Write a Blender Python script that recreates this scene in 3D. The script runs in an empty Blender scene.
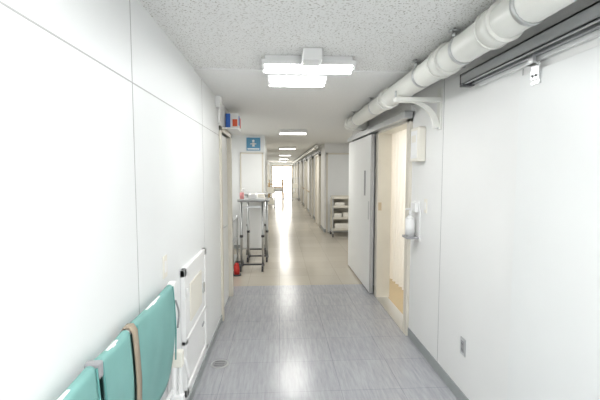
import bpy, bmesh, math, random
from mathutils import Vector, Matrix
random.seed(4)
S=bpy.context.scene
try:
    S.view_settings.view_transform='Standard'
    S.view_settings.look='None'
except Exception: pass
COL=S.collection
XL=-0.62; XR=1.26; H=2.36
LP=1.27   # lamp power factor

# ------------------------------------------------------------ materials
def mat(name,color,rough=0.6,metal=0.0,emit=None,strength=0,spec=0.5,bump=0,bscale=200,var=0,vscale=3):
    m=bpy.data.materials.new(name); m.use_nodes=True
    nt=m.node_tree; b=nt.nodes['Principled BSDF']
    b.inputs['Base Color'].default_value=(*color,1); b.inputs['Roughness'].default_value=rough
    b.inputs['Metallic'].default_value=metal; b.inputs['Specular IOR Level'].default_value=spec
    if emit: 
        b.inputs['Emission Color'].default_value=(*emit,1); b.inputs['Emission Strength'].default_value=strength
    if var or bump:
        tc=nt.nodes.new('ShaderNodeTexCoord')
    if var:
        n=nt.nodes.new('ShaderNodeTexNoise'); n.inputs['Scale'].default_value=vscale; n.inputs['Detail'].default_value=4
        nt.links.new(tc.outputs['Object'],n.inputs['Vector'])
        r=nt.nodes.new('ShaderNodeValToRGB')
        r.color_ramp.elements[0].position=.3; r.color_ramp.elements[1].position=.7
        r.color_ramp.elements[0].color=(*[c*(1-var) for c in color],1); r.color_ramp.elements[1].color=(*color,1)
        nt.links.new(n.outputs['Fac'],r.inputs['Fac']); nt.links.new(r.outputs['Color'],b.inputs['Base Color'])
    if bump:
        n=nt.nodes.new('ShaderNodeTexNoise'); n.inputs['Scale'].default_value=bscale
        nt.links.new(tc.outputs['Object'],n.inputs['Vector'])
        bp=nt.nodes.new('ShaderNodeBump'); bp.inputs['Strength'].default_value=bump; bp.inputs['Distance'].default_value=.002
        nt.links.new(n.outputs['Fac'],bp.inputs['Height']); nt.links.new(bp.outputs['Normal'],b.inputs['Normal'])
    return m
M={}
M['wall']=mat('wall_panel',(.83,.845,.84),.5,var=.04,vscale=1.5)
M['wallr']=mat('wall_panel_right',(.84,.84,.825),.5,var=.04,vscale=1.5)
M['seam']=mat('seam_grey',(.46,.46,.45),.7)
M['base']=mat('baseboard_vinyl',(.34,.36,.36),.5,var=.1,vscale=8)
M['white']=mat('white_paint',(.84,.84,.83),.4)
M['pipe']=mat('pipe_cream',(.84,.84,.79),.4,var=.03,vscale=4)
M['beige']=mat('beige_frame',(.72,.68,.59),.45,var=.06,vscale=5)
M['cream']=mat('cream_plastic',(.82,.79,.71),.5)
M['curtain']=mat('curtain_cloth',(.90,.87,.80),.85,bump=.3,bscale=400)
M['steel']=mat('steel',(.62,.63,.63),.28,metal=.85)
M['alu']=mat('aluminium_rail',(.50,.51,.52),.38,metal=.5)
M['dark']=mat('dark_metal',(.06,.06,.065),.45)
M['grey']=mat('grey_plastic',(.32,.32,.33),.5)
M['green']=mat('teal_canvas',(.20,.42,.39),.6,bump=.5,bscale=500,var=.14,vscale=6)
M['greend']=mat('teal_hem',(.11,.30,.28),.7)
M['strap']=mat('brown_strap',(.34,.28,.21),.8,bump=.4,bscale=300)
M['blue']=mat('sign_blue',(.10,.30,.48),.5)
M['boxblue']=mat('box_blue',(.04,.16,.60),.5)
M['orange']=mat('box_orange',(.80,.12,.04),.5)
M['red']=mat('red_plastic',(.65,.04,.03),.4)
M['pink']=mat('pink_plastic',(.80,.35,.35),.4)
M['roomfloor']=mat('room_floor',(.42,.32,.18),.4,var=.12,vscale=3)
M['door']=mat('door_laminate',(.82,.83,.82),.4,var=.02)
M['yellow']=mat('yellow_paint',(.75,.50,.22),.4)
M['tube']=mat('lamp_tube',(1,1,1),.5,emit=(.985,1,1),strength=30)
M['tubefar']=mat('lamp_tube_dim',(1,1,1),.5,emit=(1,.985,.94),strength=6)
M['glow']=mat('window_daylight',(1,1,1),.5,emit=(1,.98,.93),strength=5)
M['woodish']=mat('pale_wood',(.62,.50,.34),.5,var=.15,vscale=6)

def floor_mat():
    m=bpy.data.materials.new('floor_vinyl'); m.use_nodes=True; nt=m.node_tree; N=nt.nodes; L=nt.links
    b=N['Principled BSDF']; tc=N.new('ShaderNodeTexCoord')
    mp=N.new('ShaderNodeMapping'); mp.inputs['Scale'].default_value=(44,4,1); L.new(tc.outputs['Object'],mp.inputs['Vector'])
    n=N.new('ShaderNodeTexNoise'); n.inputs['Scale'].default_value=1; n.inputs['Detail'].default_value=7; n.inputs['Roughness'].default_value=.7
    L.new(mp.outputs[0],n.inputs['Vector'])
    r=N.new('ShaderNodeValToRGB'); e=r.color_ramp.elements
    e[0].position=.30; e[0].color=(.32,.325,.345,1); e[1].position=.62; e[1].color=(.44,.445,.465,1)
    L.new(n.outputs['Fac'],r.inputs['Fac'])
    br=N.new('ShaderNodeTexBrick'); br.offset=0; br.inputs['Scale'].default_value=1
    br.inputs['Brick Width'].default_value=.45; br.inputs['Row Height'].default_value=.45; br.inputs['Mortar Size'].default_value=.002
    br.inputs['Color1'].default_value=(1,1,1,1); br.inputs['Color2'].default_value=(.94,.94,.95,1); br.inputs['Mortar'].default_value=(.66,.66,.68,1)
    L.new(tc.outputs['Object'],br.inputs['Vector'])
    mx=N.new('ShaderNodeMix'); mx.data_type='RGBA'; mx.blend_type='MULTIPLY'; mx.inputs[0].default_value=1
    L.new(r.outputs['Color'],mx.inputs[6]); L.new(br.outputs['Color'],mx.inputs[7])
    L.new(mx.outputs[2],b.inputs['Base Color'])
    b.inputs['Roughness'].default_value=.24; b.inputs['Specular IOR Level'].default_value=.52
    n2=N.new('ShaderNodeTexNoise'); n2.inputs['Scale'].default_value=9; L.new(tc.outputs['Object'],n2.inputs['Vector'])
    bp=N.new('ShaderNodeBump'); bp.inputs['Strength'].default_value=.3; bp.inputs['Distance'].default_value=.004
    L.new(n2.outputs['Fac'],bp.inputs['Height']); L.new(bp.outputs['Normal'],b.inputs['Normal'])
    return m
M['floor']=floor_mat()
def floor2():
    m=bpy.data.materials.new('floor_beige_vinyl'); m.use_nodes=True; nt=m.node_tree; N=nt.nodes; L=nt.links
    b=N['Principled BSDF']; tc=N.new('ShaderNodeTexCoord')
    br=N.new('ShaderNodeTexBrick'); br.offset=0; br.inputs['Scale'].default_value=1
    br.inputs['Brick Width'].default_value=.45; br.inputs['Row Height'].default_value=.45; br.inputs['Mortar Size'].default_value=.003
    br.inputs['Color1'].default_value=(.51,.465,.39,1); br.inputs['Color2'].default_value=(.47,.43,.36,1); br.inputs['Mortar'].default_value=(.37,.34,.29,1)
    L.new(tc.outputs['Object'],br.inputs['Vector']); L.new(br.outputs['Color'],b.inputs['Base Color'])
    b.inputs['Roughness'].default_value=.19
    n2=N.new('ShaderNodeTexNoise'); n2.inputs['Scale'].default_value=6; L.new(tc.outputs['Object'],n2.inputs['Vector'])
    bp=N.new('ShaderNodeBump'); bp.inputs['Strength'].default_value=.2; bp.inputs['Distance'].default_value=.004
    L.new(n2.outputs['Fac'],bp.inputs['Height']); L.new(bp.outputs['Normal'],b.inputs['Normal'])
    return m
M['floor2']=floor2()
def ceil_mat():
    m=bpy.data.materials.new('ceiling_acoustic_tile'); m.use_nodes=True; nt=m.node_tree; N=nt.nodes; L=nt.links
    b=N['Principled BSDF']; tc=N.new('ShaderNodeTexCoord')
    n=N.new('ShaderNodeTexNoise'); n.inputs['Scale'].default_value=95; n.inputs['Detail'].default_value=2; n.inputs['Roughness'].default_value=.5
    L.new(tc.outputs['Object'],n.inputs['Vector'])
    r=N.new('ShaderNodeValToRGB'); e=r.color_ramp.elements
    e[0].position=.36; e[0].color=(.50,.48,.44,1); e[1].position=.42; e[1].color=(.85,.85,.83,1)
    L.new(n.outputs['Fac'],r.inputs['Fac']); L.new(r.outputs['Color'],b.inputs['Base Color'])
    b.inputs['Roughness'].default_value=.9
    bp=N.new('ShaderNodeBump'); bp.inputs['Strength'].default_value=.25; bp.inputs['Distance'].default_value=.003
    L.new(r.outputs['Color'],bp.inputs['Height']); L.new(bp.outputs['Normal'],b.inputs['Normal'])
    return m
M['ceil']=ceil_mat()
M['ceil2']=mat('ceiling_board',(.86,.86,.84),.8,bump=.2,bscale=60,var=.06,vscale=60)

# ------------------------------------------------------------ helpers
def empty(name,loc=(0,0,0)):
    o=bpy.data.objects.new(name,None); o.location=loc; o.empty_display_size=.1; COL.objects.link(o); return o
def finish(name,bm,mats,parent=None,smooth=False,bevel=0):
    bmesh.ops.recalc_face_normals(bm,faces=bm.faces)
    me=bpy.data.meshes.new(name); bm.to_mesh(me); bm.free()
    for m in mats: me.materials.append(M[m])
    o=bpy.data.objects.new(name,me); COL.objects.link(o)
    if smooth:
        for p in me.polygons: p.use_smooth=True
    if bevel:
        md=o.modifiers.new('bev','BEVEL'); md.width=bevel; md.segments=2; md.limit_method='ANGLE'
    if parent: o.parent=parent
    return o
def addbox(bm,a,b,mi=0):
    c=[(x,y,z) for z in (a[2],b[2]) for y in (a[1],b[1]) for x in (a[0],b[0])]
    v=[bm.verts.new(p) for p in c]
    for f in ((0,2,3,1),(4,5,7,6),(0,1,5,4),(2,6,7,3),(0,4,6,2),(1,3,7,5)):
        fc=bm.faces.new([v[i] for i in f]); fc.material_index=mi
def boxes(name,lst,mats,parent=None,bevel=0):
    bm=bmesh.new()
    for it in lst: addbox(bm,it[0],it[1],it[2] if len(it)>2 else 0)
    return finish(name,bm,mats,parent,bevel=bevel)
def box(name,a,b,m,parent=None,bevel=0): return boxes(name,[(a,b)],[m],parent,bevel)
def cyl(name,p,q,r,m,parent=None,seg=20,r2=None):
    p=Vector(p); q=Vector(q); d=q-p
    bm=bmesh.new(); bmesh.ops.create_cone(bm,cap_ends=True,segments=seg,radius1=r,radius2=r if r2 is None else r2,depth=d.length)
    rot=Vector((0,0,1)).rotation_difference(d.normalized()).to_matrix().to_4x4()
    bmesh.ops.transform(bm,matrix=Matrix.Translation((p+q)/2)@rot,verts=bm.verts)
    o=finish(name,bm,[m],parent)
    for pl in o.data.polygons: pl.use_smooth=len(pl.vertices)==4
    return o
def tube(name,pts,r,m,parent=None,fillet=0,res=6):
    P=[Vector(p) for p in pts]
    if fillet:
        Q=[P[0]]
        for i in range(1,len(P)-1):
            a=(P[i-1]-P[i]); b=(P[i+1]-P[i]); fl=min(fillet,a.length*.45,b.length*.45)
            s=P[i]+a.normalized()*fl; e=P[i]+b.normalized()*fl
            for k in range(7):
                t=k/6; Q.append(s*(1-t)**2+P[i]*2*t*(1-t)+e*t*t)
        Q.append(P[-1]); P=Q
    cu=bpy.data.curves.new(name,'CURVE'); cu.dimensions='3D'; cu.bevel_depth=r; cu.bevel_resolution=res; cu.use_fill_caps=True
    sp=cu.splines.new('POLY'); sp.points.add(len(P)-1)
    for i,p in enumerate(P): sp.points[i].co=(*p,1)
    t=bpy.data.objects.new('tmp',cu); COL.objects.link(t)
    dg=bpy.context.evaluated_depsgraph_get(); me=bpy.data.meshes.new_from_object(t.evaluated_get(dg))
    bpy.data.objects.remove(t); me.name=name; me.materials.clear(); me.materials.append(M[m])
    for p in me.polygons: p.use_smooth=True
    o=bpy.data.objects.new(name,me); COL.objects.link(o)
    if parent: o.parent=parent
    return o

# ------------------------------------------------------------ camera
f=385.0
cam=bpy.data.cameras.new('camera'); co=bpy.data.objects.new('camera',cam); COL.objects.link(co); S.camera=co
cam.sensor_width=36; cam.lens=36*f/600; cam.clip_start=.02; cam.clip_end=100
co.location=(0,0,1.6)
co.rotation_euler=(math.radians(90)-math.atan(28/math.sqrt(f*f+441)),0,-math.atan(21/f))

# ------------------------------------------------------------ shell
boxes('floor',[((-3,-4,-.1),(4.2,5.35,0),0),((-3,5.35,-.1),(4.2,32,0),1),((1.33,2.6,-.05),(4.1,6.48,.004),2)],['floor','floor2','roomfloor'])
boxes('ceiling',[((-3,-4,H),(4.2,2.92,H+.1),0),((-3,2.92,H-.012),(4.2,32,H+.1),1)],['ceil','ceil2'])
DZ=2.03
boxes('wall_left',[((XL-.12,-4,0),(XL,4.12,H)),((XL-.12,4.12,DZ),(XL,4.92,H)),((XL-.12,4.92,0),(XL,5.08,H))],['wall'])
boxes('wall_right',[((XR,-4,0),(XR+.12,3.68,H)),((XR,3.68,2.10),(XR+.12,4.76,H)),((XR,4.76,0),(XR+.12,6.6,H))],['wallr'])
boxes('wall_recess_left',[((-1.6,5.0,0),(-1.5,8.0,H)),((-1.6,4.96,0),(XL-.121,5.08,H)),((-1.6,8.0,0),(-.29,8.12,H)),((-.41,8.12,0),(-.29,9.2,H)),((-.82,9.2,0),(-.29,9.32,H))],['wall'])
boxes('wall_left_far',[((-.82,9.32,0),(-.72,29.6,H))],['wall'])
boxes('wall_recess_right',[((2.6,6.6,0),(2.7,10.1,H)),((XR+.121,6.48,0),(2.7,6.6,H)),((1.2,10.1,0),(2.7,10.22,H))],['wallr'])
boxes('wall_right_far',[((1.2,10.22,0),(1.3,29.6,H))],['wallr'])
boxes('wall_room',[((3.9,2.5,0),(4.0,6.48,H)),((XR+.121,2.5,0),(4,2.6,H))],['cream'])
boxes('wall_far',[((-.82,29.6,0),(1.3,29.7,H))],['wall'])
# seams
e=.0012
boxes('trim_left',[((XL,-4,1.976),(XL+e,4.07,1.981)),((XL,1.698,.07),(XL+e,1.703,H)),((XL,.2,.07),(XL+e,.205,H)),((XL,3.2,.07),(XL+e,3.205,H))],['seam'])
boxes('trim_right',[((XR-e,2.914,.07),(XR,2.920,H)),((XR-e,1.956,.085),(XR,1.968,2.13)),((XR-e,5.6,2.15),(XR,5.605,H))],['seam'])
boxes('baseboard_left',[((XL,-4,0),(XL+.008,4.07,.075)),((XL,4.97,0),(XL+.008,5.088,.075)),((XL-.12,5.08,0),(XL+.008,5.088,.075))],['base'])
boxes('baseboard_right',[((XR-.008,-4,0),(XR,3.60,.085)),((XR-.008,4.9,0),(XR,6.608,.085)),((XR-.008,6.6,0),(2.6,6.608,.085)),((1.192,10.092,0),(2.6,10.1,.085)),((1.192,10.1,0),(1.2,29.6,.085)),((-.72,9.32,0),(-.712,29.6,.085)),((-1.5,7.992,0),(-.282,8,.085)),((-.29,8,0),(-.282,9.32,.085))],['base'])

# ------------------------------------------------------------ left door (closed, flush)
d=empty('door_1')
boxes('frame',[((XL-.10,4.07,0),(XL+.02,4.14,DZ+.05)),((XL-.10,4.90,0),(XL+.02,4.97,DZ+.05)),((XL-.10,4.07,DZ),(XL+.02,4.97,DZ+.05))],['beige'],d,.003)
box('leaf',(XL-.07,4.14,.005),(XL-.03,4.90,DZ),'door',d,.002)
tube('handle',[(XL-.03,4.22,1.0),(XL+.03,4.22,1.0),(XL+.03,4.33,1.0)],.008,'steel',d,.02)

d=empty('storage_box')
box('ledge',(XL,4.40,2.085),(XL+.16,4.95,2.10),'white',d,.002)
boxes('carton',[((XL+.01,4.55,2.10),(XL+.15,4.88,2.275),0),((XL+.008,4.548,2.10),(XL+.06,4.552,2.275),1),((XL+.1495,4.60,2.15),(XL+.152,4.70,2.26),1),((XL+.1495,4.73,2.13),(XL+.152,4.83,2.25),2),((XL+.085,4.548,2.13),(XL+.14,4.552,2.21),2)],['white','boxblue','orange'],d)
d=empty('junction_box')
box('housing',(XL,3.86,2.24),(XL+.05,3.98,H-.012),'white',d,.006)
cyl('conduit',(XL+.025,3.93,2.09),(XL+.025,3.93,2.25),.012,'white',d)

# ------------------------------------------------------------ ceiling lights
def lamp(n,x,y,lx=.6,power=16,z0=H-.012,tm='tube',g=None):
    g=g or empty('ceiling_light')
    box('mount_plate_'+n,(x-lx*.5+.02,y-.09,z0-.03),(x+lx*.5-.02,y+.09,z0),'white',g,.004)
    bm=bmesh.new()
    prof=[(-.10,-.062),(-.05,-.03),(0,-.055),(.05,-.03),(.10,-.062),(.10,-.030),(.05,-.022),(-.05,-.022),(-.10,-.030)]
    L=[bm.verts.new((x-lx/2,y+p[0],z0+p[1])) for p in prof]; Rr=[bm.verts.new((x+lx/2,y+p[0],z0+p[1])) for p in prof]
    k=len(prof)
    for i in range(k): bm.faces.new((L[i],L[(i+1)%k],Rr[(i+1)%k],Rr[i]))
    bm.faces.new(L); bm.faces.new(Rr[::-1])
    finish('reflector_'+n,bm,['white'],g)
    for i,yy in enumerate((y-.055,y+.055)):
        cyl('tube_%s_%d'%(n,i+1),(x-lx/2+.02,yy,z0-.065),(x+lx/2-.02,yy,z0-.065),.015,tm,g,12)
        for s in (-1,1):
            box('socket_%s_%d_%d'%(n,i,s),(x+s*(lx/2-.012)-.01,yy-.018,z0-.085),(x+s*(lx/2-.012)+.01,yy+.018,z0-.02),'white',g,.003)
    l=bpy.data.lights.new('lamp_light','AREA'); l.shape='RECTANGLE'; l.size=lx*.9; l.size_y=.14; l.energy=power*LP; l.color=(.985,.995,1)
    o=bpy.data.objects.new('lamp_light',l); o.location=(x,y,z0-.086); o.parent=g; COL.objects.link(o)
    return g
g=lamp('front',.20,2.66,.62,4,H)
box('driver_box',(.15,2.40,H-.075),(.27,2.555,H-.002),'white',g,.006)
lamp('rear',.14,3.02,.44,2.5,H-.012,'tube',g)
box('end_pan',(-.08,2.77,H-.045),(.45,2.92,H-.001),'white',g,.004)
lamp('q',.25,.6,.62,14,H)  # out of view, added to light the near walls evenly
lamp('z',.25,-1.2,.62,21,H)  # unseen fixture behind the camera, added as fill
lamp('z2',.25,-3.0,.62,17,H)  # another added fill fixture, farther behind the camera
for y,p in ((6.9,17),(11.5,18),(16,18),(20.5,20),(25,21)): 
    g=lamp('c',.25,y,.5,p,H-.012,'tubefar')
    for o in g.children:
        if o.type=='LIGHT': o.data.color=(1,.985,.94)
l=bpy.data.lights.new('room_light','AREA'); l.size=.6; l.energy=48  # added lamp without a fixture, brightens the curtain and doorway
o=bpy.data.objects.new('room_fill_light',l); o.location=(2.4,4.3,2.28); COL.objects.link(o)
for x,y in ((-1.1,6.4),(2.0,8.3)):
    l=bpy.data.lights.new('recess_lamp','AREA'); l.size=.4; l.energy=13
    o=bpy.data.objects.new('recess_lamp_light',l); o.location=(x,y,2.33); COL.objects.link(o)

# ------------------------------------------------------------ right big pipe
PX=.985; PZ=2.255; PR=.078
g=empty('ceiling_pipe')
tube('pipe_run',[(PX,-3.9,PZ),(PX,5.45,PZ),(PX+.26,5.45,PZ)],PR,'pipe',g,.12,10)
for i,y in enumerate((-.9,1.72,2.28,3.45,5.2)):
    cyl('coupling_%d'%i,(PX,y-.05,PZ),(PX,y+.05,PZ),PR+.009,'pipe',g,32)
    for s in (-1,1): cyl('lip_%d_%d'%(i,s),(PX,y+s*.05-.006,PZ),(PX,y+s*.05+.006,PZ),PR+.014,'pipe',g,32)
for i,y in enumerate((1.5,2.05,2.62,3.9,4.8)):
    cyl('strap_%d'%i,(PX,y-.013,PZ),(PX,y+.013,PZ),PR+.005,'steel',g,32)
    cyl('rod_%d'%i,(PX-.055,y,PZ+.04),(PX-.055,y,H-.001),.006,'dark',g,8)
    box('rod_foot_%d'%i,(PX-.08,y-.02,H-.02),(PX-.03,y+.02,H-.011),'steel',g)
    cyl('nut_%d'%i,(PX-.055,y,PZ+.06),(PX-.055,y,PZ+.08),.013,'steel',g,6)
g=empty('conduit_pipe')
tube('run',[(1.2,2.3,2.31),(1.2,6.5,2.31)],.022,'pipe',g,0)
for i,y in enumerate((2.6,3.6,4.6,5.6)):
    cyl('clip_%d'%i,(1.2,y-.015,2.31),(1.2,y+.015,2.31),.027,'steel',g,16)
    box('foot_%d'%i,(1.2,y-.01,2.305),(XR,y+.01,2.315),'steel',g)
def bracket(by):
    g=empty('pipe_bracket')
    box('wall_plate',(XR-.014,by-.035,1.93),(XR,by+.035,2.25),'pipe',g,.003)
    box('arm',(.895,by-.035,PZ-PR-.038),(XR-.01,by+.035,PZ-PR-.002),'pipe',g,.004)
    bm=bmesh.new(); A=[]
    for side in (-.012,.012):
        row=[]
        for k in range(13):
            a=math.pi/2*k/12; ca,sa=1-math.cos(a),math.sin(a)
            row.append((bm.verts.new((XR-.012-.22*ca,by+side,1.95+.20*sa)),bm.verts.new((XR-.055-.22*ca,by+side,1.94+.20*sa))))
        A.append(row)
    for k in range(12):
        for r_ in A: bm.faces.new((r_[k][0],r_[k+1][0],r_[k+1][1],r_[k][1]))
        for j in (0,1): bm.faces.new((A[0][k][j],A[0][k+1][j],A[1][k+1][j],A[1][k][j]))
    finish('brace',bm,['pipe'],g)
    cyl('bolt_1',(XR-.022,by,1.945),(XR-.012,by,1.945),.01,'steel',g,6)
    cyl('end_stop',(.903,by,PZ-PR-.002),(.903,by,PZ-.03),.008,'steel',g,8)
bracket(2.98)

# ------------------------------------------------------------ near sliding door + rail
g=empty('door_2')
box('leaf',(XR-.022,.45,.03),(XR-.002,1.955,2.09),'door',g,.003)
boxes('rail',[((1.15,.2,2.205),(1.235,2.42,2.215)),((1.15,.2,2.15),(1.158,2.42,2.215)),((1.227,.2,2.15),(1.235,2.42,2.215)),((1.15,.2,2.15),(1.175,2.42,2.158)),((1.21,.2,2.15),(1.235,2.42,2.158))],['alu'],g,.001)
boxes('rail_backing',[((1.235,.2,2.13),(XR,2.36,2.235))],['white'],g,.002)
for i,y in enumerate((.7,1.82)):
    boxes('hanger_%d'%i,[((1.20,y-.02,2.11),(1.215,y+.02,2.165)),((1.225,y-.03,2.04),(1.231,y+.03,2.12)),((1.20,y-.02,2.11),(1.231,y+.02,2.116))],['steel'],g,.001)
    boxes('plate_%d'%i,[((XR-.030,y-.03,2.02),(XR-.02,y+.03,2.08))],['steel'],g,.001)
    for k in (-.012,.012): cyl('bolt_%d_%d'%(i,k>0),(XR-.040,y+k,2.06),(XR-.028,y+k,2.06),.006,'dark',g,6)
box('end_stop',(1.155,2.40,2.14),(1.23,2.45,2.22),'dark',g,.003)
for i,y in enumerate((1.25,2.1)):
    box('rail_bracket_%d'%i,(1.16,y-.02,2.215),(XR,y+.02,2.222),'steel',g)

# ------------------------------------------------------------ open doorway with sliding door
g=empty('door_3')
boxes('frame',[((XR-.03,3.60,0),(XR+.14,3.69,2.14)),((XR-.03,4.745,0),(XR+.14,4.86,2.14)),((XR-.03,3.60,2.07),(XR+.14,4.86,2.14))],['beige'],g,.004)
box('threshold',(XR-.03,3.69,0),(XR+.12,4.745,.008),'steel',g)
box('leaf',(1.175,4.88,.02),(1.215,6.45,2.08),'door',g,.004)
box('leaf_edge',(1.172,4.872,.02),(1.218,4.89,2.08),'alu',g)
box('view_slot',(1.171,5.18,1.28),(1.176,5.26,1.62),'grey',g,.001)
box('pull',(1.168,4.95,.98),(1.176,5.0,1.22),'steel',g,.002)
box('lock_plate',(XR-.02,4.738,1.12),(XR+.02,4.748,1.22),'woodish',g)
boxes('rail',[((1.16,3.55,2.10),(1.24,6.5,2.165))],['alu'],g,.002)
box('rail_cover',(1.225,3.55,2.165),(XR,6.5,2.22),'white',g,.002)
for i,y in enumerate((5.1,6.2)): box('hanger_%d'%i,(1.185,y-.04,2.07),(1.205,y+.04,2.11),'grey',g)
# curtain hung just inside the room
g=empty('curtain')
bm=bmesh.new(); n=110; rows=10; V=[]
for j in range(rows+1):
    z=.24+(2.13-.24)*j/rows; row=[]
    for i in range(n+1):
        t=i/n; y=3.70+t*1.25
        amp=.020+.010*(1-j/rows)
        row.append(bm.verts.new((1.445+amp*math.sin(t*math.pi*2*10+.6*math.sin(t*9))+.004*math.sin(j*.5+t*5),y,z)))
    V.append(row)
for j in range(rows):
    for i in range(n): bm.faces.new((V[j][i],V[j][i+1],V[j+1][i+1],V[j+1][i]))
finish('cloth',bm,['curtain'],g,True)
cyl('rod',(1.445,3.6,2.14),(1.445,5.0,2.14),.01,'steel',g,12)
# translucent weave so the room's light comes through the cloth
nt=M['curtain'].node_tree; bs=nt.nodes['Principled BSDF']; out=nt.nodes['Material Output']
tr=nt.nodes.new('ShaderNodeBsdfTranslucent'); tr.inputs['Color'].default_value=(.92,.88,.80,1)
mxs=nt.nodes.new('ShaderNodeMixShader'); mxs.inputs[0].default_value=.45
nt.links.new(bs.outputs[0],mxs.inputs[1]); nt.links.new(tr.outputs[0],mxs.inputs[2]); nt.links.new(mxs.outputs[0],out.inputs['Surface'])

# ------------------------------------------------------------ wall fittings right
g=empty('wall_intercom')
box('body',(XR-.07,3.26,1.69),(XR,3.46,1.99),'cream',g,.012)
box('face',(XR-.073,3.285,1.72),(XR-.068,3.435,1.96),'white',g,.006)
box('grille',(XR-.076,3.31,1.86),(XR-.07,3.41,1.92),'cream',g)
g=empty('soap_dispenser')
box('back_plate',(XR-.012,3.34,.98),(XR,3.50,1.34),'white',g,.004)
box('tray',(XR-.12,3.35,1.0),(XR-.01,3.49,1.02),'grey',g,.003)
cyl('bottle',(XR-.07,3.42,1.02),(XR-.07,3.42,1.18),.042,'white',g,24)
cyl('shoulder',(XR-.07,3.42,1.18),(XR-.07,3.42,1.21),.042,'white',g,24,.015)
cyl('neck',(XR-.07,3.42,1.21),(XR-.07,3.42,1.25),.012,'white',g,12)
tube('nozzle',[(XR-.07,3.42,1.25),(XR-.07,3.42,1.27),(XR-.12,3.40,1.265)],.008,'white',g,.01)
box('cover',(XR-.05,3.36,1.24),(XR-.01,3.48,1.33),'white',g,.01)
g=empty('wall_outlet')
box('plate',(XR-.006,2.465,.345),(XR,2.535,.465),'steel',g,.002)
box('insert',(XR-.009,2.482,.365),(XR-.005,2.518,.445),'grey',g,.001)
for z in (.385,.425):
    for y in (2.492,2.508): box('slot_%d_%d'%(z*1000,y*1000),(XR-.0095,y-.002,z-.008),(XR-.0088,y+.002,z+.008),'dark',g)
g=empty('light_switch')
box('plate',(XR-.006,3.2,1.25),(XR,3.26,1.37),'cream',g,.002)
box('rocker',(XR-.009,3.215,1.28),(XR-.005,3.245,1.34),'white',g,.001)

# ------------------------------------------------------------ left fittings
g=empty('light_switch')
box('plate',(XL,2.05,1.03),(XL+.006,2.12,1.15),'cream',g,.002)
box('rocker',(XL+.005,2.07,1.06),(XL+.009,2.10,1.12),'white',g,.001)
g=empty('wall_hatch')
boxes('frame',[((XL,2.40,.16),(XL+.03,2.45,.99)),((XL,3.06,.16),(XL+.03,3.11,.99)),((XL,2.40,.94),(XL+.03,3.11,.99)),((XL,2.40,.16),(XL+.03,3.11,.21)),((XL,2.40,.50),(XL+.03,3.11,.53))],['white'],g,.004)
box('upper_panel',(XL,2.45,.53),(XL+.022,3.06,.94),'white',g,.002)
box('inner_panel',(XL+.02,2.55,.60),(XL+.03,2.92,.86),'cream',g,.006)
box('lower_panel',(XL,2.45,.21),(XL+.018,3.06,.50),'white',g,.002)
box('latch',(XL+.02,2.97,.66),(XL+.034,3.02,.74),'steel',g,.003)
box('vent_slot',(XL+.016,2.95,.40),(XL+.024,3.02,.42),'grey',g)
for z in (.30,.84): cyl('hinge_%d'%(z*100),(XL+.036,2.42,z-.03),(XL+.036,2.42,z+.03),.007,'white',g,10)

# folded stretcher leaning on left wall
g=empty('folding_stretcher'); sx=XL+.05
tube('top_rail',[(sx,.75,1.0),(sx,2.04,1.0),(sx,2.04,.22)],.014,'white',g,.05)
tube('bottom_rail',[(sx,.75,.05),(sx,2.04,.05)],.014,'white',g)
tube('rear_rail',[(XL+.015,.7,.93),(XL+.015,2.08,.93),(XL+.015,2.08,.16)],.013,'white',g,.05)
tube('mid_rail',[(sx-.01,.75,.42),(sx-.01,2.04,.42)],.012,'white',g)
def canvas(name,y0,y1,z0=.54):
    bm=bmesh.new(); R=[]; ny=20
    prof=[(-.021,.60)]
    for k in range(9):
        a=math.pi*k/8; prof.append((-.019*math.cos(a)*1.0,1.0+.019*math.sin(a)))
    for k in range(1,15):
        t=k/14; prof.append((.019+.010*math.sin(t*math.pi)-.010*t*t,1.0-(1.0-z0)*t))
    for i in range(ny+1):
        t=i/ny; y=y0+(y1-y0)*t; row=[]
        for k,(px_,pz) in enumerate(prof):
            kk=max(0,(k-9)/14)
            w=.004*math.sin(t*math.pi*3+k*.35)*kk + .003*math.sin(t*math.pi)*math.sin(min(1,kk*3)*math.pi)
            cr=max(0,(t-.8)/.2) if name=='canvas_3' else 0
            zz=pz+(.05*cr**2*kk)
            if 1<=k<=9: zz-=.006*math.sin(t*math.pi)
            row.append(bm.verts.new((sx+px_+w,y,zz)))
        R.append(row)
    for i in range(ny):
        for k in range(len(prof)-1): bm.faces.new((R[i][k],R[i+1][k],R[i+1][k+1],R[i][k+1]))
    o=finish(name,bm,['green','greend'],g,True)
    md=o.modifiers.new('s','SOLIDIFY'); md.thickness=.004
    return o
canvas('canvas_1',.78,1.15); canvas('canvas_2',1.19,1.415); canvas('canvas_3',1.475,1.99)
for y in (1.15,1.19,1.48,1.985): 
    tube('hem_%d'%(y*100),[(sx+.02,y,1.01),(sx+.027,y,.9),(sx+.031,y,.78),(sx+.026,y,.62)],.0035,'greend',g)
bm=bmesh.new(); prof=[(-.03,.5),(-.025,1.0),(-.012,1.022),(.012,1.024),(.027,1.0),(.034,.9),(.038,.8),(.034,.65),(.02,.55),(-.01,.48)]
A=[bm.verts.new((sx+p[0],1.425,p[1])) for p in prof]; B=[bm.verts.new((sx+p[0],1.468,p[1])) for p in prof]
for i in range(len(prof)-1): bm.faces.new((A[i],B[i],B[i+1],A[i+1]))
o=finish('strap',bm,['strap'],g,True); md=o.modifiers.new('s','SOLIDIFY'); md.thickness=.005
box('hinge_block',(sx-.022,1.155,.97),(sx+.026,1.185,1.022),'grey',g,.006)
box('corner_block',(sx-.02,2.02,.955),(sx+.022,2.065,1.02),'white',g,.008)
tube('fold_leg',[(sx+.03,2.05,.62),(sx+.03,2.05,.30),(sx+.06,1.93,.10)],.012,'white',g,.05)
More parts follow.
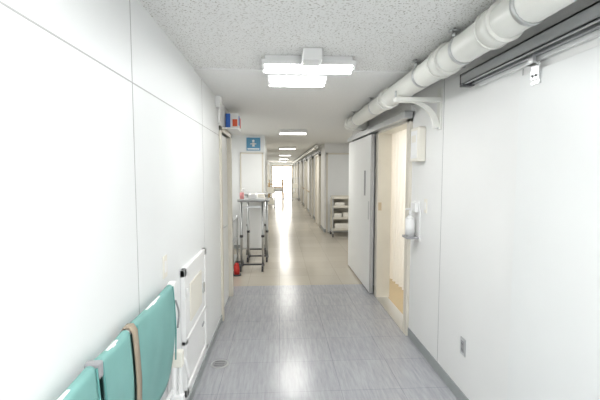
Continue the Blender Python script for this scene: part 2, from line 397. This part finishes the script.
tube('latch_lever',[(sx+.0,2.05,.60),(sx+.05,2.08,.58),(sx+.06,2.10,.48)],.010,'white',g,.03)
box('latch_block',(sx-.02,2.025,.55),(sx+.05,2.07,.64),'cream',g,.01)
box('latch_block_low',(sx-.02,2.025,.32),(sx+.05,2.07,.40),'white',g,.01)
tube('strap_loop',[(sx+.02,2.03,.92),(sx+.03,2.06,.85),(sx+.02,2.06,.76)],.005,'grey',g,.04)
for y in (.9,1.98): 
    cyl('wheel_%d'%(y*10),(sx-.02,y,.04),(sx+.02,y,.04),.04,'grey',g,20)

# drain cover
g=empty('floor_drain')
cyl('ring',(-.50,3.14,0),(-.50,3.14,.004),.075,'steel',g,32)
cyl('cover',(-.50,3.14,.004),(-.50,3.14,.006),.06,'grey',g,32)
for k in (-.03,0,.03): box('slot_%d'%(k*100),(-.54,3.14+k-.004,.006),(-.46,3.14+k+.004,.007),'dark',g)

# ------------------------------------------------------------ overbed tables (left recess)
def overbed(x0,x1,y0,y1,z):
    g=empty('overbed_table')
    box('top',(x0,y0,z-.022),(x1,y1,z),'steel',g,.006)
    box('top_edge',(x0+.003,y0+.003,z-.040),(x1-.003,y1-.003,z-.022),'grey',g,.003)
    ym=(y0+y1)/2
    for i,x in enumerate((x0+.04,x1-.05)):
        box('foot_%d'%i,(x-.015,y0+.0,.06),(x+.015,y1-.0,.095),'dark',g,.005)
        for k,y in enumerate((y0+.03,y1-.03)):
            cyl('caster_%d_%d'%(i,k),(x-.016,y,.032),(x+.016,y,.032),.032,'dark',g,16)
            cyl('stem_%d_%d'%(i,k),(x,y,.04),(x,y,.07),.008,'steel',g,8)
        cyl('column_%d'%i,(x,ym,.08),(x,ym,z-.03),.020,'steel',g,14)
        cyl('collar_%d'%i,(x,ym,z*.45),(x,ym,z*.45+.04),.027,'dark',g,14)
    box('crossbar',(x0+.04,ym-.012,.06),(x1-.05,ym+.012,.085),'dark',g)
    box('brace',(x0+.04,ym-.01,z-.16),(x1-.05,ym+.01,z-.13),'steel',g)
    return g
overbed(-.66,-.22,6.10,6.55,1.17)
overbed(-.60,-.17,6.75,7.20,1.12)
overbed(-.66,-.22,7.38,7.83,1.19)
g=empty('pump_bottle')
cyl('body',(-.60,6.25,1.17),(-.60,6.25,1.27),.035,'pink',g,20)
cyl('neck',(-.60,6.25,1.27),(-.60,6.25,1.31),.012,'white',g,12)
tube('spout',[(-.60,6.25,1.31),(-.60,6.25,1.33),(-.55,6.22,1.325)],.008,'white',g,.01)
boxes('tissue_box',[((-.50,6.3,1.17),(-.36,6.48,1.23)),((-.46,6.36,1.23),(-.40,6.42,1.25))],['white'],None,.004)
boxes('folded_towels',[((-.55,6.82,1.12),(-.25,7.12,1.15)),((-.545,6.83,1.152),(-.26,7.11,1.18)),((-.54,6.84,1.182),(-.27,7.1,1.215))],['cream'],None,.008)
g=empty('fire_extinguisher')
cyl('stand',(-.66,5.93,0),(-.66,5.93,.02),.07,'dark',g,20)
cyl('tank',(-.66,5.93,.02),(-.66,5.93,.16),.045,'red',g,20)
cyl('shoulder',(-.66,5.93,.16),(-.66,5.93,.2),.045,'red',g,20,.018)
tube('hose',[(-.66,5.93,.2),(-.62,5.91,.22),(-.605,5.9,.08)],.007,'dark',g,.03)
box('lever',(-.68,5.92,.20),(-.60,5.94,.225),'dark',g,.003)
g=empty('equipment_cart')
boxes('shelves',[((-1.2,6.2,.78),(-.74,6.9,.80)),((-1.2,6.2,.42),(-.74,6.9,.44)),((-1.2,6.2,.10),(-.74,6.9,.12))],['steel'],g,.003)
for i,(x,y) in enumerate(((-1.19,6.21),(-.75,6.21),(-1.19,6.89),(-.75,6.89))): cyl('post_%d'%i,(x,y,0),(x,y,.84),.013,'steel',g,12)
boxes('bins',[((-1.15,6.25,.44),(-.80,6.8,.62)),((-1.1,6.3,.12),(-.8,6.8,.32)),((-1.12,6.3,.80),(-.9,6.6,.98))],['cream'],g,.01)
# door on recess wall + sign
g=empty('door_4')
boxes('frame',[((-.80,7.97,0),(-.77,8,2.0)),((-.35,7.97,0),(-.32,8,2.0)),((-.80,7.97,1.97),(-.32,8,2.0))],['beige'],g,.002)
box('leaf',(-.77,7.98,.01),(-.35,8,1.97),'door',g,.002)
g=empty('wall_sign')
box('panel',(-.66,7.975,2.04),(-.38,7.999,2.30),'blue',g,.003)
cyl('figure_head',(-.52,7.974,2.235),(-.52,7.970,2.235),.025,'white',g,20)
boxes('figure_body',[((-.545,7.970,2.12),(-.495,7.974,2.20)),((-.58,7.970,2.165),(-.46,7.974,2.185)),((-.64,7.970,2.06),(-.40,7.974,2.085))],['white'],g)

# ------------------------------------------------------------ supply trolley at right recess
g=empty('supply_trolley')
x0,x1,y0,y1=1.32,1.84,9.35,9.80
for i,(x,y) in enumerate(((x0,y0),(x1,y0),(x0,y1),(x1,y1))):
    tube('post_%d'%i,[(x,y,.08),(x,y,1.0)],.014,'steel',g)
    cyl('caster_%d'%i,(x-.015,y,.04),(x+.015,y,.04),.04,'dark',g,16)
for i,z in enumerate((.16,.44,.72,.94)):
    boxes('shelf_%d'%i,[((x0,y0,z),(x1,y1,z+.02)),((x0,y0-.005,z),(x1,y0+.005,z+.06)),((x0,y1-.005,z),(x1,y1+.005,z+.06))],['beige'],g,.002)
boxes('back',[((x0,y1,.16),(x1,y1+.008,.95)),((x0-.004,y0,.16),(x0+.004,y1,.95))],['beige'],g)
boxes('bins',[((x0+.03,y0+.03,.46),(x0+.22,y1-.04,.58)),((x0+.26,y0+.03,.46),(x1-.03,y1-.04,.6)),((x0+.05,y0+.03,.18),(x1-.08,y1-.04,.33)),((x0+.05,y0+.05,.74),(x0+.3,y1-.04,.85))],['cream'],g,.006)
tube('push_handle',[(x1,y0,.98),(x1+.07,y0,1.02),(x1+.07,y1,1.02),(x1,y1,.98)],.012,'steel',g,.03)
g=empty('door_5')
boxes('frame',[((1.24,10.06,0),(1.28,10.1,2.1)),((2.1,10.06,0),(2.14,10.1,2.1)),((1.24,10.06,2.06),(2.14,10.1,2.1))],['beige'],g,.002)
box('leaf',(1.28,10.08,.01),(2.1,10.1,2.06),'door',g)

# ------------------------------------------------------------ far corridor doors, rails, pipe
k=6
for y in (11.0,13.4,16.2,19.5,23.0,26.4):
    g=empty('door_%d'%k); k+=1
    boxes('frame',[((1.14,y,0),(1.2,y+.07,2.12)),((1.14,y+1.0,0),(1.2,y+1.07,2.12)),((1.14,y,2.06),(1.2,y+1.07,2.12))],['beige'],g)
    box('leaf',(1.18,y+.07,.01),(1.2,y+1.0,2.06),'cream' if k%2 else 'door',g)
    box('rail',(1.12,y,2.14),(1.2,y+2.0,2.2),'alu',g)
for y in (10.5,14.0,18,22,26):
    g=empty('door_%d'%k); k+=1
    boxes('frame',[((-.72,y,0),(-.67,y+.07,2.12)),((-.72,y+1.0,0),(-.67,y+1.07,2.12)),((-.72,y,2.06),(-.67,y+1.07,2.12))],['beige'],g)
    box('leaf',(-.72,y+.07,.01),(-.70,y+1.0,2.06),'cream',g)
tube('ceiling_pipe',[(1.0,10.3,2.27),(1.0,29.5,2.27)],.05,'pipe').name='ceiling_pipe.001'
for nm,x,s,y0_,y1_ in (('handrail',-.72,1,12,13.8),('handrail',1.2,-1,14.6,16.0),('handrail',1.2,-1,17.4,19.4)):
    g=empty(nm); tube('bar',[(x+s*.06,y0_,.85),(x+s*.06,y1_,.85)],.02,'woodish',g)
    for j,yy in enumerate((y0_+.1,y1_-.1)): tube('post_%d'%j,[(x,yy,.82),(x+s*.06,yy,.82),(x+s*.06,yy,.85)],.01,'steel',g,.02)
g=empty('window_1')
boxes('frame',[((-.55,29.55,0),(-.48,29.6,2.1)),((.98,29.55,0),(1.05,29.6,2.1)),((-.55,29.55,2.03),(1.05,29.6,2.1)),((.21,29.55,0),(.29,29.6,2.1)),((-.55,29.55,.95),(1.05,29.6,1.02))],['woodish'],g)
box('glass',(-.5,29.58,0),(1.0,29.595,2.05),'glow',g)
def bed(x0,x1,y0,y1):
    g=empty('hospital_bed')
    for i,(x,y) in enumerate(((x0,y0),(x1,y0),(x0,y1),(x1,y1))):
        tube('leg_%d'%i,[(x,y,.05),(x,y,.95 if y==y0 else 1.1)],.03,'yellow',g)
        cyl('caster_%d'%i,(x-.02,y,.05),(x+.02,y,.05),.05,'dark',g,12)
    box('deck',(x0,y0,.45),(x1,y1,.52),'steel',g); box('mattress',(x0+.03,y0+.05,.52),(x1-.03,y1-.05,.66),'white',g,.03)
    for z in (.72,.9): tube('headboard_bar_%d'%(z*100),[(x0,y0,z),(x1,y0,z)],.03,'yellow',g)
bed(-.6,.25,22.4,24.3)
def linen(x0,x1,y0,y1,z):
    g=empty('linen_cart')
    for i,(x,y) in enumerate(((x0,y0),(x1,y0),(x0,y1),(x1,y1))):
        tube('post_%d'%i,[(x,y,.08),(x,y,z)],.015,'steel',g); cyl('caster_%d'%i,(x-.015,y,.04),(x+.015,y,.04),.04,'dark',g,12)
    for i in range(3):
        zz=.15+(z-.2)*i/2
        box('shelf_%d'%i,(x0,y0,zz),(x1,y1,zz+.02),'steel',g)
        if i<2: boxes('linen_%d'%i,[((x0+.03,y0+.03,zz+.02),(x1-.03,y1-.03,zz+.2)),((x0+.05,y0+.05,zz+.2),(x1-.05,y1-.05,zz+.27))],['cream'],g,.01)
linen(-.60,-.2,17.0,17.7,1.2)
linen(.72,1.09,21.2,22.0,1.3)

# world
w=bpy.data.worlds.new('world'); S.world=w; w.use_nodes=True
w.node_tree.nodes['Background'].inputs[0].default_value=(.98,.99,1,1); w.node_tree.nodes['Background'].inputs[1].default_value=1.9
